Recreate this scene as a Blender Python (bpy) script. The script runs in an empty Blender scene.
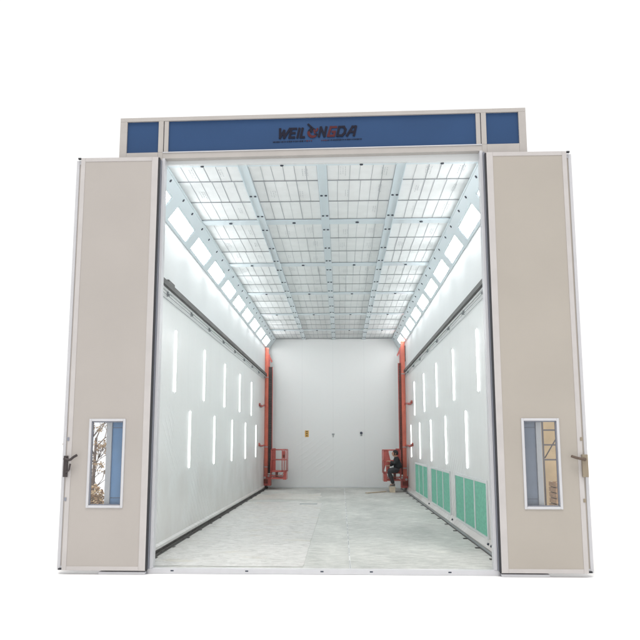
import bpy, bmesh, math, random
from mathutils import Vector, Matrix
random.seed(7)
S = bpy.context.scene
COL = S.collection

# ------------------------------------------------------------------ materials
def mat(name, col, rough=.5, metal=0., bump=None, var=0., vscale=2., spec=.5, emit=None, coat=0., stretch=(1,1,1), bdist=.01):
    m = bpy.data.materials.new(name); m.use_nodes = True
    nt = m.node_tree; n = nt.nodes; l = nt.links
    b = n['Principled BSDF']
    b.inputs['Base Color'].default_value = (*col, 1); b.inputs['Roughness'].default_value = rough
    b.inputs['Metallic'].default_value = metal; b.inputs['Specular IOR Level'].default_value = spec
    b.inputs['Coat Weight'].default_value = coat; b.inputs['Coat Roughness'].default_value = .12
    tc = n.new('ShaderNodeTexCoord'); mp = n.new('ShaderNodeMapping'); mp.inputs['Scale'].default_value = stretch
    l.new(tc.outputs['Object'], mp.inputs['Vector'])
    if var:
        no = n.new('ShaderNodeTexNoise'); no.inputs['Scale'].default_value = vscale; no.inputs['Detail'].default_value = 6
        l.new(mp.outputs[0], no.inputs['Vector'])
        cr = n.new('ShaderNodeValToRGB')
        cr.color_ramp.elements[0].position = .3; cr.color_ramp.elements[1].position = .7
        cr.color_ramp.elements[0].color = (*[c*(1-var) for c in col], 1)
        cr.color_ramp.elements[1].color = (*[min(1, c*(1+var)) for c in col], 1)
        l.new(no.outputs['Fac'], cr.inputs[0]); l.new(cr.outputs[0], b.inputs['Base Color'])
    if bump:
        sc, st = bump
        nb = n.new('ShaderNodeTexNoise'); nb.inputs['Scale'].default_value = sc; nb.inputs['Detail'].default_value = 5
        l.new(mp.outputs[0], nb.inputs['Vector'])
        bp = n.new('ShaderNodeBump'); bp.inputs['Strength'].default_value = st; bp.inputs['Distance'].default_value = bdist
        l.new(nb.outputs['Fac'], bp.inputs['Height']); l.new(bp.outputs[0], b.inputs['Normal'])
    if emit:
        b.inputs['Emission Color'].default_value = (*emit[0], 1); b.inputs['Emission Strength'].default_value = emit[1]
    return m

def film_material(name, base, dirt_reflect, zfade, crease):
    """white panel under a loosely stuck clear protective film: soft waviness, diagonal creases and dust and darker reflections coloured in low down"""
    m = mat(name, base, .27, spec=.55)
    nt = m.node_tree; n = nt.nodes; l = nt.links; b = n['Principled BSDF']
    tc = n.new('ShaderNodeTexCoord')
    # dirt and darker reflections near the floor, put into the colour with patchy edge
    sep = n.new('ShaderNodeSeparateXYZ'); l.new(tc.outputs['Object'], sep.inputs[0])
    no = n.new('ShaderNodeTexNoise'); no.inputs['Scale'].default_value = 1.1; no.inputs['Detail'].default_value = 7
    l.new(tc.outputs['Object'], no.inputs['Vector'])
    a = n.new('ShaderNodeMath'); a.operation = 'MULTIPLY_ADD'; a.inputs[1].default_value = 2.2; a.inputs[2].default_value = -1.1
    l.new(no.outputs['Fac'], a.inputs[0])
    a2 = n.new('ShaderNodeMath'); a2.operation = 'ADD'; l.new(sep.outputs['Z'], a2.inputs[0]); l.new(a.outputs[0], a2.inputs[1])
    mr = n.new('ShaderNodeMapRange'); mr.inputs['From Min'].default_value = -.1; mr.inputs['From Max'].default_value = zfade
    mr.inputs['To Min'].default_value = 1; mr.inputs['To Max'].default_value = 0
    l.new(a2.outputs[0], mr.inputs['Value'])
    mx = n.new('ShaderNodeMix'); mx.data_type = 'RGBA'
    mx.inputs['A'].default_value = (*base, 1); mx.inputs['B'].default_value = (*dirt_reflect, 1)
    l.new(mr.outputs[0], mx.inputs['Factor'])
    # sheet joints of the cladding every 1.15 m: faint vertical lines
    sm = n.new('ShaderNodeMath'); sm.operation = 'ADD'; l.new(sep.outputs['X'], sm.inputs[0]); l.new(sep.outputs['Y'], sm.inputs[1])
    md = n.new('ShaderNodeMath'); md.operation = 'PINGPONG'; md.inputs[1].default_value = .575; l.new(sm.outputs[0], md.inputs[0])
    lt = n.new('ShaderNodeMath'); lt.operation = 'LESS_THAN'; lt.inputs[1].default_value = .009; l.new(md.outputs[0], lt.inputs[0])
    f = n.new('ShaderNodeMath'); f.operation = 'MULTIPLY'; f.inputs[1].default_value = .12; l.new(lt.outputs[0], f.inputs[0])
    mx2 = n.new('ShaderNodeMix'); mx2.data_type = 'RGBA'; mx2.inputs['B'].default_value = (.4, .43, .44, 1)
    l.new(f.outputs[0], mx2.inputs['Factor']); l.new(mx.outputs['Result'], mx2.inputs['A'])
    l.new(mx2.outputs['Result'], b.inputs['Base Color'])
    # bumps
    w = n.new('ShaderNodeTexWave'); w.wave_type = 'BANDS'; w.bands_direction = 'DIAGONAL'
    w.inputs['Scale'].default_value = 2.3; w.inputs['Distortion'].default_value = 2.6; w.inputs['Detail'].default_value = 3
    w.inputs['Detail Scale'].default_value = .8
    wm = n.new('ShaderNodeMapping'); wm.inputs['Scale'].default_value = (-1, 1, 1.3); l.new(tc.outputs['Object'], wm.inputs['Vector']); l.new(wm.outputs[0], w.inputs['Vector'])
    k = n.new('ShaderNodeTexNoise'); k.inputs['Scale'].default_value = .55; k.inputs['Detail'].default_value = 2
    l.new(tc.outputs['Object'], k.inputs['Vector'])
    kr = n.new('ShaderNodeMapRange'); kr.inputs['From Min'].default_value = .5; kr.inputs['From Max'].default_value = .68
    l.new(k.outputs['Fac'], kr.inputs['Value'])
    zr = n.new('ShaderNodeMapRange'); zr.inputs['From Min'].default_value = 2.8; zr.inputs['From Max'].default_value = .6
    zr.inputs['To Min'].default_value = .04; zr.inputs['To Max'].default_value = 1
    l.new(sep.outputs['Z'], zr.inputs['Value'])
    pw = n.new('ShaderNodeMath'); pw.operation = 'POWER'; pw.inputs[1].default_value = 5; l.new(w.outputs['Fac'], pw.inputs[0])
    q = n.new('ShaderNodeMath'); q.operation = 'MULTIPLY'; l.new(pw.outputs[0], q.inputs[0]); l.new(kr.outputs[0], q.inputs[1])
    q2 = n.new('ShaderNodeMath'); q2.operation = 'MULTIPLY'; l.new(q.outputs[0], q2.inputs[0]); l.new(zr.outputs[0], q2.inputs[1])
    mp = n.new('ShaderNodeMapping'); mp.inputs['Scale'].default_value = (.5, .5, .3); l.new(tc.outputs['Object'], mp.inputs['Vector'])
    n2 = n.new('ShaderNodeTexNoise'); n2.inputs['Scale'].default_value = 1.6; n2.inputs['Detail'].default_value = 4; l.new(mp.outputs[0], n2.inputs['Vector'])
    q3 = n.new('ShaderNodeMath'); q3.operation = 'MULTIPLY_ADD'; q3.inputs[1].default_value = crease; l.new(q2.outputs[0], q3.inputs[0]); l.new(n2.outputs['Fac'], q3.inputs[2])
    bp = n.new('ShaderNodeBump'); bp.inputs['Strength'].default_value = .3; bp.inputs['Distance'].default_value = .035
    l.new(q3.outputs[0], bp.inputs['Height']); l.new(bp.outputs[0], b.inputs['Normal'])
    return m

M = {}
M['beige'] = mat('beige_sheet', (.388, .357, .332), .45, var=.035, vscale=.9, bump=(2.5, .08))
M['beige_warm_lit'] = mat('beige_sheet_warm_lit', (.372, .338, .298), .45, var=.035, vscale=.9, bump=(2.5, .08))  # same sheet on the right door, tanner light put into its colour
M['door_trim'] = mat('door_trim', (.47, .445, .435), .38, var=.04, vscale=5)
M['trim'] = mat('aluminium_trim', (.40, .375, .355), .38, var=.04, vscale=5)
M['trim_white'] = mat('white_trim', (.52, .52, .54), .35, var=.03, vscale=6)
M['blue'] = mat('blue_panel', (.018, .055, .142), .5, spec=.28, var=.06, vscale=1.2, bump=(3, .06))
M['blue_side_lit'] = mat('blue_side_panel_lit', (.20, .40, .68), .35, var=.12, vscale=2.0, bump=(4, .1))  # light missing behind the left door made up by a brighter colour
M['post_white_lit'] = mat('white_post_lit', (.80, .80, .80), .5)  # whitened in the colour to offset the shade behind the doors
M['grey_side'] = mat('grey_blue_side_panel', (.33, .38, .47), .35, var=.12, vscale=2)
M['rubber'] = mat('black_rubber', (.018, .019, .024), .5)
M['seal'] = mat('grey_seal', (.22, .23, .27), .4)
M['wall'] = film_material('wall_film', (.75, .77, .765), (.62, .60, .58), 1.2, .9)
M['wall_back'] = film_material('back_wall_film', (.73, .745, .74), (.70, .71, .71), .5, .5)
M['upper'] = mat('upper_wall', (.63, .65, .655), .45, var=.02, vscale=1, bump=(1.2, .1), bdist=.03)
M['outer'] = mat('outer_cladding', (.45, .43, .41), .5, var=.05)
M['beam'] = mat('ceiling_beam_metal', (.63, .72, .76), .3, spec=.6, bump=(4, .12), coat=.3)
M['filter'] = mat('filter_fabric', (.74, .76, .76), .9, var=.035, vscale=4, bump=(60, .3), bdist=.004)
M['wire'] = mat('filter_wire', (.33, .35, .375), .5)
M['gap'] = mat('filter_gap', (.22, .235, .25), .6)
M['print'] = mat('filter_print', (.50, .53, .545), .8)
M['bolt'] = mat('dark_bolt', (.02, .03, .05), .4)
M['lamp'] = mat('lamp_glow', (.9, .9, .9), .4, emit=((.985, .995, 1), 22.0))
M['tube'] = mat('tube_glow', (.9, .9, .9), .4, emit=((.98, 1, 1), 3.2))
M['lampframe'] = mat('lamp_frame', (.63, .71, .74), .35)
M['rail'] = mat('rail_steel', (.065, .062, .058), .45, metal=.3, var=.35, vscale=5, stretch=(1, .4, 1))
M['rail_light'] = mat('rail_edge', (.60, .61, .60), .4)
M['cable'] = mat('cable', (.28, .3, .31), .5)
M['rust'] = mat('floor_rail_steel', (.075, .07, .065), .6, metal=.3, var=.4, vscale=8)
M['green'] = mat('green_filter_mat', (.19, .49, .37), .9, var=.16, vscale=22, bump=(80, .6), bdist=.01)
M['red'] = mat('red_paint', (.42, .085, .07), .4, var=.18, vscale=6, coat=.2)
M['orange'] = mat('orange_paint', (.57, .135, .085), .38, var=.14, vscale=4, coat=.2)
M['darkchan'] = mat('black_chain_channel', (.035, .028, .028), .5, var=.3, vscale=30)
M['darkred'] = mat('dark_red_channel', (.16, .032, .022), .5, var=.3, vscale=20)
M['steel'] = mat('steel', (.36, .34, .33), .4, metal=.5)
M['wood'] = mat('wood', (.56, .47, .36), .7, var=.15, vscale=9, stretch=(1, 6, 1))
M['bronze'] = mat('handle_dark', (.06, .05, .05), .35, metal=.5)
M['tan_handle'] = mat('handle_tan', (.27, .225, .165), .4, metal=.3)
M['brown_handle'] = mat('handle_brown', (.12, .085, .065), .4, metal=.3)
M['skin'] = mat('skin', (.42, .24, .16), .55)
M['hair'] = mat('hair', (.012, .01, .01), .6, bump=(60, .5))
M['jacket'] = mat('jacket_cloth', (.02, .022, .024), .8, bump=(14, .6), var=.3, vscale=14)
M['trouser'] = mat('trouser_cloth', (.035, .036, .04), .85, bump=(14, .6), var=.3, vscale=10)
M['shoe'] = mat('shoe', (.10, .09, .085), .6)
M['sole'] = mat('sole', (.6, .57, .5), .6)
M['yellow'] = mat('yellow_sign', (.62, .37, .09), .5)
M['signdark'] = mat('sign_mark', (.10, .06, .03), .5)
M['greyplate'] = mat('socket_plate', (.30, .32, .33), .4)
M['darkplate'] = mat('socket_dark', (.05, .06, .09), .4)
M['bark'] = mat('bark', (.16, .12, .10), .9, var=.3, vscale=10, bump=(20, .6))
M['leaf'] = mat('dry_leaf', (.42, .30, .18), .8, var=.4, vscale=8)
M['crate'] = mat('crate_wood', (.34, .21, .12), .8, var=.25, vscale=7, stretch=(1, 1, 5))
M['tanboard'] = mat('tan_board', (.58, .44, .27), .8, var=.15, vscale=3)
M['racksteel'] = mat('rack_steel', (.13, .12, .13), .5, metal=.4)
M['ground'] = mat('white_ground', (.88, .88, .88), .9, var=.01, vscale=.5)
M['letter'] = mat('letter_dark', (.010, .010, .022), .7, spec=.2)
M['letter_red'] = mat('letter_red', (.075, .018, .022), .7, spec=.2)

# glass: see-through with a fresnel sheen
g = bpy.data.materials.new('window_glass'); g.use_nodes = True
n = g.node_tree.nodes; l = g.node_tree.links; n.clear()
out = n.new('ShaderNodeOutputMaterial'); mixn = n.new('ShaderNodeMixShader'); tr = n.new('ShaderNodeBsdfTransparent')
gl = n.new('ShaderNodeBsdfGlossy'); gl.inputs['Roughness'].default_value = .03
fr = n.new('ShaderNodeFresnel'); fr.inputs['IOR'].default_value = 1.5
tr.inputs['Color'].default_value = (.95, .96, .97, 1)
l.new(fr.outputs[0], mixn.inputs[0]); l.new(tr.outputs[0], mixn.inputs[1]); l.new(gl.outputs[0], mixn.inputs[2]); l.new(mixn.outputs[0], out.inputs[0])
M['glass'] = g

# concrete floor: greenish grey with worn pale areas, scuffs and a few fine cracks
def concrete():
    m = mat('concrete_floor', (.50, .54, .52), .75)
    nt = m.node_tree; n = nt.nodes; l = nt.links; b = n['Principled BSDF']
    tc = n.new('ShaderNodeTexCoord')
    def noise(sc, det, st, rg=.6):
        mp = n.new('ShaderNodeMapping'); mp.inputs['Scale'].default_value = st; l.new(tc.outputs['Object'], mp.inputs['Vector'])
        x = n.new('ShaderNodeTexNoise'); x.inputs['Scale'].default_value = sc; x.inputs['Detail'].default_value = det; x.inputs['Roughness'].default_value = rg
        l.new(mp.outputs[0], x.inputs['Vector']); return x
    def ramp(src, a, b_, p0, p1):
        r = n.new('ShaderNodeValToRGB'); r.color_ramp.elements[0].position = p0; r.color_ramp.elements[1].position = p1
        r.color_ramp.elements[0].color = (*a, 1); r.color_ramp.elements[1].color = (*b_, 1); l.new(src.outputs['Fac'], r.inputs[0]); return r
    r1 = ramp(noise(.7, 8, (1, .5, 1)), (.40, .41, .395), (.60, .605, .58), .35, .68)
    r2 = ramp(noise(6, 12, (.7, 1.5, 1), .78), (.66, .66, .655), (1.1, 1.09, 1.07), .38, .60)
    mx = n.new('ShaderNodeMix'); mx.data_type = 'RGBA'; mx.blend_type = 'MULTIPLY'; mx.inputs['Factor'].default_value = .8
    l.new(r1.outputs[0], mx.inputs['A']); l.new(r2.outputs[0], mx.inputs['B'])
    r3 = ramp(noise(1.3, 5, (1, .6, 1), .55), (0, 0, 0), (1, 1, 1), .60, .74)
    mx2 = n.new('ShaderNodeMix'); mx2.data_type = 'RGBA'; mx2.inputs['B'].default_value = (.60, .595, .54, 1)
    mu = n.new('ShaderNodeMath'); mu.operation = 'MULTIPLY'; mu.inputs[1].default_value = .45; l.new(r3.outputs[0], mu.inputs[0])
    l.new(mu.outputs[0], mx2.inputs['Factor']); l.new(mx.outputs['Result'], mx2.inputs['A'])
    l.new(mx2.outputs['Result'], b.inputs['Base Color'])
    bp = n.new('ShaderNodeBump'); bp.inputs['Strength'].default_value = .3; bp.inputs['Distance'].default_value = .01
    l.new(noise(14, 8, (1, 2, 1)).outputs['Fac'], bp.inputs['Height']); l.new(bp.outputs[0], b.inputs['Normal'])
    return m
M['floor'] = concrete()

def sheet_material(nm='floor_film', dirty=.7):
    m = mat(nm, (.60, .605, .595), .35, spec=.5)
    nt = m.node_tree; n = nt.nodes; l = nt.links; b = n['Principled BSDF']
    tc = n.new('ShaderNodeTexCoord')
    mp = n.new('ShaderNodeMapping'); mp.inputs['Scale'].default_value = (.9, 1.7, 1); l.new(tc.outputs['Object'], mp.inputs['Vector'])
    a = n.new('ShaderNodeTexNoise'); a.inputs['Scale'].default_value = 5.5; a.inputs['Detail'].default_value = 12; a.inputs['Roughness'].default_value = .74; a.inputs['Distortion'].default_value = .9
    l.new(mp.outputs[0], a.inputs['Vector'])
    r = n.new('ShaderNodeValToRGB'); e = r.color_ramp.elements
    e[0].position = .33; e[0].color = (.31, .31, .30, 1); e[1].position = .56; e[1].color = (.60, .597, .585, 1)
    l.new(a.outputs['Fac'], r.inputs[0])
    c = n.new('ShaderNodeTexNoise'); c.inputs['Scale'].default_value = 1.3; c.inputs['Detail'].default_value = 6; l.new(mp.outputs[0], c.inputs['Vector'])
    cr = n.new('ShaderNodeMapRange'); cr.inputs['From Min'].default_value = .58; cr.inputs['From Max'].default_value = .72; cr.inputs['To Max'].default_value = dirty; cr.inputs['To Min'].default_value = max(0, dirty-.6); l.new(c.outputs['Fac'], cr.inputs['Value'])
    mx = n.new('ShaderNodeMix'); mx.data_type = 'RGBA'; mx.inputs['B'].default_value = (.50, .465, .37, 1)
    l.new(cr.outputs[0], mx.inputs['Factor']); l.new(r.outputs[0], mx.inputs['A']); l.new(mx.outputs['Result'], b.inputs['Base Color'])
    bp = n.new('ShaderNodeBump'); bp.inputs['Strength'].default_value = .5; bp.inputs['Distance'].default_value = .03
    l.new(a.outputs['Fac'], bp.inputs['Height']); l.new(bp.outputs[0], b.inputs['Normal'])
    return m
M['sheet'] = sheet_material(); M['sheet_dirty'] = sheet_material('dirty_floor_film', .85)

# ------------------------------------------------------------------ helpers
class MB:
    def __init__(s): s.bm = bmesh.new(); s.mats = []
    def mi(s, m):
        if m not in s.mats: s.mats.append(m)
        return s.mats.index(m)
    def poly(s, pts, m):
        f = s.bm.faces.new([s.bm.verts.new(p) for p in pts]); f.material_index = s.mi(m); return f
    def box(s, x0, x1, y0, y1, z0, z1, m):
        if x0 > x1: x0, x1 = x1, x0
        v = [s.bm.verts.new((x, y, z)) for x in (x0, x1) for y in (y0, y1) for z in (z0, z1)]
        for q in ((0,1,3,2),(4,6,7,5),(0,4,5,1),(2,3,7,6),(0,2,6,4),(1,5,7,3)):
            f = s.bm.faces.new([v[i] for i in q]); f.material_index = s.mi(m)
    def tube(s, a, b, r, m, n=10, r2=None, caps=True):
        a = Vector(a); b = Vector(b); d = (b-a).normalized(); r2 = r if r2 is None else r2
        u = d.orthogonal().normalized(); w = d.cross(u)
        A = []; B = []
        for i in range(n):
            t = 2*math.pi*i/n; o = u*math.cos(t)+w*math.sin(t)
            A.append(s.bm.verts.new(a+o*r)); B.append(s.bm.verts.new(b+o*r2))
        k = s.mi(m)
        for i in range(n):
            f = s.bm.faces.new((A[i], A[(i+1)%n], B[(i+1)%n], B[i])); f.material_index = k; f.smooth = True
        if caps:
            s.bm.faces.new(A[::-1]).material_index = k; s.bm.faces.new(B).material_index = k
    def path(s, pts, r, m, n=8):
        for a, b in zip(pts, pts[1:]): s.tube(a, b, r, m, n)
    def obox(s, c, ax, ay, az, m):
        """oriented box: centre, three half-axis vectors"""
        c, ax, ay, az = map(Vector, (c, ax, ay, az))
        v = [s.bm.verts.new(c+i*ax+j*ay+k*az) for i in (-1,1) for j in (-1,1) for k in (-1,1)]
        for q in ((0,1,3,2),(4,6,7,5),(0,4,5,1),(2,3,7,6),(0,2,6,4),(1,5,7,3)):
            s.bm.faces.new([v[i] for i in q]).material_index = s.mi(m)
    def build(s, name, parent=None, bevel=0., loc=None):
        bmesh.ops.recalc_face_normals(s.bm, faces=s.bm.faces)
        me = bpy.data.meshes.new(name)
        if loc is not None: bmesh.ops.translate(s.bm, verts=s.bm.verts, vec=-Vector(loc))
        s.bm.to_mesh(me); s.bm.free()
        for m in s.mats: me.materials.append(M[m])
        o = bpy.data.objects.new(name, me); COL.objects.link(o)
        if loc is not None: o.location = loc
        if parent: o.parent = parent; 
        if bevel:
            b = o.modifiers.new('bevel', 'BEVEL'); b.width = bevel; b.segments = 2; b.limit_method = 'ANGLE'; b.harden_normals = True
        return o
def empty(name, loc=(0,0,0)):
    o = bpy.data.objects.new(name, None); COL.objects.link(o); o.location = loc; o.empty_display_size = .2; return o
def tag(o, label=None, cat=None, group=None, kind=None):
    if label: o['label'] = label
    if cat: o['category'] = cat
    if group: o['group'] = group
    if kind: o['kind'] = kind
    return o
def copy_tree(o, parent=None):
    c = o.copy(); COL.objects.link(c)
    if parent: c.parent = parent
    for ch in list(o.children): copy_tree(ch, c)
    return c
def local(o, parent, loc):
    """parent sits at loc; child mesh was written in world space"""
    o.parent = parent; o.matrix_parent_inverse = Matrix.Identity(4); o.location = o.location - Vector(loc); return o

CX = .0        # booth axis
L = 18.435     # depth
ZC = 5.45      # ceiling
HW = 2.48      # half width inside
CHX, CHZ = 2.17, 5.03   # light strip: from wall at CHZ up to the ceiling at CHX

def tilt(o):
    """the header is mounted slightly out of level"""
    for v in o.data.vertices:
        if v.co.z > 5.45: v.co.z += .011*v.co.x
    return o
# ------------------------------------------------------------------ ground and floor
b = MB(); b.poly([(-400,-400,-.035),(400,-400,-.035),(400,400,-.035),(-400,400,-.035)], 'ground')
tag(b.build('ground'), 'plain white ground around the booth', 'ground', kind='structure')
b = MB()
b.box(-HW-.06, .349, .06, L+.06, -.03, 0, 'floor'); b.box(.371, HW+.06, .06, L+.06, -.03, 0, 'floor')
b.box(.349, .371, .06, L+.06, -.03, -.004, 'rail_light')
rj = random.Random(2); y = .3
while y < L-.3:
    d = rj.uniform(.1, .7); b.box(.356, .364, y, y+d, -.0038, -.002, 'gap'); y += d+rj.uniform(.05, .5)
tag(b.build('floor'), 'grey concrete floor inside the booth with a straight joint', 'floor', kind='structure')

# ------------------------------------------------------------------ the booth
booth = tag(empty('paint_booth'), 'large walk-in paint booth with blue header, pale doors and white lit interior', 'paint booth')
# facade frame
b = MB(); Y0, Y1 = 0, .10
T = 'trim'
b.box(-2.80, 2.80, Y0, Y1, 6.055, 6.112, T)                 # top rail
b.box(-2.80, -2.70, Y0, Y1, 5.45, 6.055, T); b.box(2.70, 2.80, Y0, Y1, 5.45, 6.055, T)   # outer posts
b.box(-2.815, -2.745, Y0+.002, Y1, 0, 5.449, 'post_white_lit'); b.box(2.745, 2.815, Y0+.002, Y1, 0, 5.449, 'post_white_lit')
b.box(-2.815, 2.815, .056, Y1, -.033, -.001, T); b.box(-2.815, -2.225, -.10, .055, -.033, -.001, 'trim_white'); b.box(2.225, 2.815, -.10, .055, -.033, -.001, 'trim_white')
for s in (-1, 1):
    b.box(s*2.26, s*2.19, Y0, Y1, 5.60, 6.055, T); b.box(s*2.18, s*2.12, Y0+.006, Y1, 5.60, 6.055, T)
    b.box(s*2.19, s*2.18, Y0+.03, Y1, 5.60, 6.055, 'seal')
    b.box(s*2.70, s*2.26, Y0, Y1, 5.45, 5.60, T)
    b.box(s*2.26, s*2.192, Y0, Y1, 0, 5.60, T)
b.box(-2.192, 2.192, Y0, Y1, 5.505, 5.60, T)                # lintel
b.box(-2.192, 2.192, Y0-.012, Y0-.001, 5.585, 5.60, 'trim_white')
tilt(b.build('facade_frame', booth, .004))
b = MB()
b.box(-2.12, 2.12, .03, .07, 5.60, 6.055, 'blue')
hp = tilt(b.build('header_panel', booth))
b = MB()
for s in (-1, 1): pass
for s in (-1, 1):
    b = MB(); b.box(s*2.70, s*2.26, .03, .07, 5.60, 6.055, 'blue'); tilt(b.build('corner_panel', booth))
    b = MB()
    for z0, z1 in ((.0, .9), (.9, 1.8), (1.8, 2.8), (2.8, 3.9), (3.9, 5.448)):
        b.box(s*2.744, s*2.262, .035, .07, z0+.004, z1-.004, 'blue_side_lit' if s < 0 else 'grey_side'); b.box(s*2.744, s*2.262, .045, .06, z1-.004, z1+.004, 'seal')
    tilt(b.build('side_panel', booth))
    b = MB()
    b.box(s*2.191, s*2.152, -.02, .12, .033, 5.503, 'trim_white')
    b.box(s*2.215, s*2.193, -.055, -.002, .03, 5.47, 'seal')
    tilt(b.build('door_jamb', booth, .003))
b = MB(); b.box(-2.22, 2.22, -.015, .055, -.033, .032, 'trim_white')
for x in (-1.9, -.95, .0, .62, 1.6): b.box(x-.02, x+.02, -.018, -.014, -.004, .012, 'bolt')
b.build('sill', booth, .004)

# lettering on the header: a bold slanted word with a flame in the place of the O
def strokes(b, glyph, x, z, h, w, m, y, slant=.22, t=.031):
    G = {'W': [((0,1),(.2,0)),((.2,0),(.45,.8)),((.45,.8),(.62,0)),((.62,0),(1,1))],
         'E': [((0,0),(0,1)),((0,1),(.8,1)),((0,.5),(.7,.5)),((0,0),(.8,0))],
         'I': [((.3,0),(.3,1))], 'L': [((.1,1),(.1,0)),((.1,0),(.8,0))],
         'N': [((0,0),(0,1)),((0,1),(.75,0)),((.75,0),(.75,1))],
         'G': [((.85,1),(.1,1)),((.1,1),(0,0)),((0,0),(.8,0)),((.8,0),(.8,.45)),((.8,.45),(.5,.45))],
         'D': [((0,0),(0,1)),((0,1),(.6,1)),((.6,1),(.85,.7)),((.85,.7),(.85,.3)),((.85,.3),(.6,0)),((.6,0),(0,0))],
         'A': [((0,0),(.45,1)),((.45,1),(.85,1)),((.85,1),(.85,0)),((.25,.4),(.85,.4))]}
    for k, (p, q) in enumerate(G[glyph]):
        P = Vector((x+p[0]*w+slant*p[1]*h, y-.0007*k, z+p[1]*h)); Q = Vector((x+q[0]*w+slant*q[1]*h, y-.0007*k, z+q[1]*h))
        d = (Q-P); ln = d.length; d.normalize(); nn = Vector((-d.z, 0, d.x))
        b.obox((P+Q)/2, d*(ln/2+t*.45), nn*t*.5, (0, .004, 0), m)
b = MB(); X = -.595
for ch, w, m in (('W', .135, 'letter'), ('E', .082, 'letter'), ('I', .022, 'letter'), ('L', .065, 'letter')):
    strokes(b, ch, X, 5.775, .125, w, m, .024); X += w+.022
X = -.03
for ch, w, m in (('N', .10, 'letter'), ('G', .10, 'letter_red'), ('D', .11, 'letter'), ('A', .11, 'letter')):
    strokes(b, ch, X, 5.785, .125, w, m, .024); X += w+.026
# flame ring
for k in range(11):
    a0 = math.radians(60+k*26); a1 = math.radians(60+(k+1)*26); r = .058
    P = Vector((-.115+r*math.cos(a0), .023-.0006*(k%3), 5.835+r*math.sin(a0))); Q = Vector((-.115+r*math.cos(a1), .023-.0006*(k%3), 5.835+r*math.sin(a1)))
    d = (Q-P); ln = d.length; d.normalize(); nn = Vector((-d.z, 0, d.x))
    b.obox((P+Q)/2, d*(ln/2+.004), nn*(.011+.008*math.sin(k*.3)), (0, .004, 0), 'letter_red' if 3 < k < 10 else 'letter')
for x0, z0, x1, z1, m in ((-.185, 5.965, -.10, 5.885, 'letter'), (-.10, 5.885, -.085, 5.82, 'letter_red'), (-.145, 5.91, -.13, 5.84, 'letter'), (-.045, 5.90, -.07, 5.85, 'letter_red')):
    P = Vector((x0, .0205, z0)); Q = Vector((x1, .0205, z1)); d = Q-P; ln = d.length; d.normalize(); nn = Vector((-d.z, 0, d.x))
    b.obox((P+Q)/2, d*ln/2, nn*.012, (0, .003, 0), m)
b.obox((.475, .024, 5.925), (.006,0,0), (0,0,.006), (0,.003,0), 'letter')
# the illegible fine line under the word
rr = random.Random(3); x = -.66
while x < .57:
    w = rr.uniform(.008, .02)
    if not -.12 < x < .0: b.obox((x, .025, 5.715+(x+.66)*.012), (w/2,0,0), (0,0,rr.uniform(.004,.009)), (0,.003,0), 'letter_red' if -.2 < x < .1 else 'letter')
    x += w+rr.uniform(.006, .014)
o = tilt(b.build('sign_lettering', hp)); tag(o, 'dark slanted lettering with a red flame')

# walls
for s in (-1, 1):
    b = MB()
    b.box(s*HW, s*(HW+.06), .10, L, 0, 3.97, 'wall')
    o = b.build('side_wall', booth)
    b = MB(); b.box(s*HW, s*(HW+.06), .10, L, 3.972, 6.05, 'upper'); b.build('upper_wall', booth)
    b = MB(); b.box(s*(HW+.062), s*(HW+.09), .10, L+.1, 0, 6.05, 'outer')
    for k in range(1, 16): b.box(s*(HW+.09), s*(HW+.10), .10+k*1.15, .12+k*1.15, 0, 6.0, 'trim')
    b.build('outer_cladding', booth)
    # sloping skirting at the wall foot
    b = MB()
    pr = [(HW-.002, .002), (HW-.06, .002), (HW-.06, .05), (HW-.002, .17)] if s > 0 else [(HW-.002, .002), (HW-.035, .002), (HW-.035, .10), (HW-.002, .13)]
    for y0, y1 in ((.12, L-.01),):
        A = [b.bm.verts.new((s*x, y0, z)) for x, z in pr]; B = [b.bm.verts.new((s*x, y1, z)) for x, z in pr]
        k = b.mi('wall')
        for i in range(4): b.bm.faces.new((A[i], A[(i+1)%4], B[(i+1)%4], B[i])).material_index = k
        b.bm.faces.new(A[::-1]).material_index = k; b.bm.faces.new(B).material_index = k
    b.build('skirting', booth)
b = MB(); b.box(-HW-.06, HW+.06, L+.002, L+.06, 0, 5.60, 'wall_back'); b.box(-HW+.07, HW-.07, L-.02, L, .002, .05, 'upper'); b.build('back_wall', booth)
b = MB(); b.box(-HW-.09, HW+.09, .101, L+.1, 6.051, 6.10, 'outer'); b.build('roof', booth)
b = MB(); b.box(-2.192, 2.192, .1005, .16, 5.43, 5.60, 'upper')
b.box(-HW, -2.195, .1005, .16, 4.9, 6.04, 'upper'); b.box(HW, 2.195, .1005, .16, 4.9, 6.04, 'upper')
tilt(b.build('inner_lintel', booth))

# ceiling: lengthwise beams, cross beams and filters
xs = [-2.17, -1.11, 0, 1.11, 2.17]; BW = .056
MOD = 3.27; C0 = 3.03
cross = [C0+MOD*k for k in range(-1, 5)]        # -0.24 (hidden), 3.03 ... 16.11
for k, x in enumerate(xs[1:4]):
    b = MB(); b.box(x-BW, x+BW, .165, L, ZC-.018, ZC+.03, 'beam')
    for e in (-1, 1): b.box(x+e*BW, x+e*(BW+.012), .165, L, ZC-.030, ZC+.03, 'beam')
    for e in (-1, 1): b.box(x+e*(BW+.0125), x+e*(BW+.0175), .24, L-.02, ZC-.004, ZC+.011, 'wire')
    for c in cross:
        for dy in (.44, 1.77, 3.10 - .25):
            y = c+dy
            if .2 < y < L-.1:
                for e in (-1, 1): b.tube((x+e*.034, y, ZC-.030), (x+e*.034, y, ZC-.017), .021, 'bolt', 8)
    b.build('ceiling_beam', booth)
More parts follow.
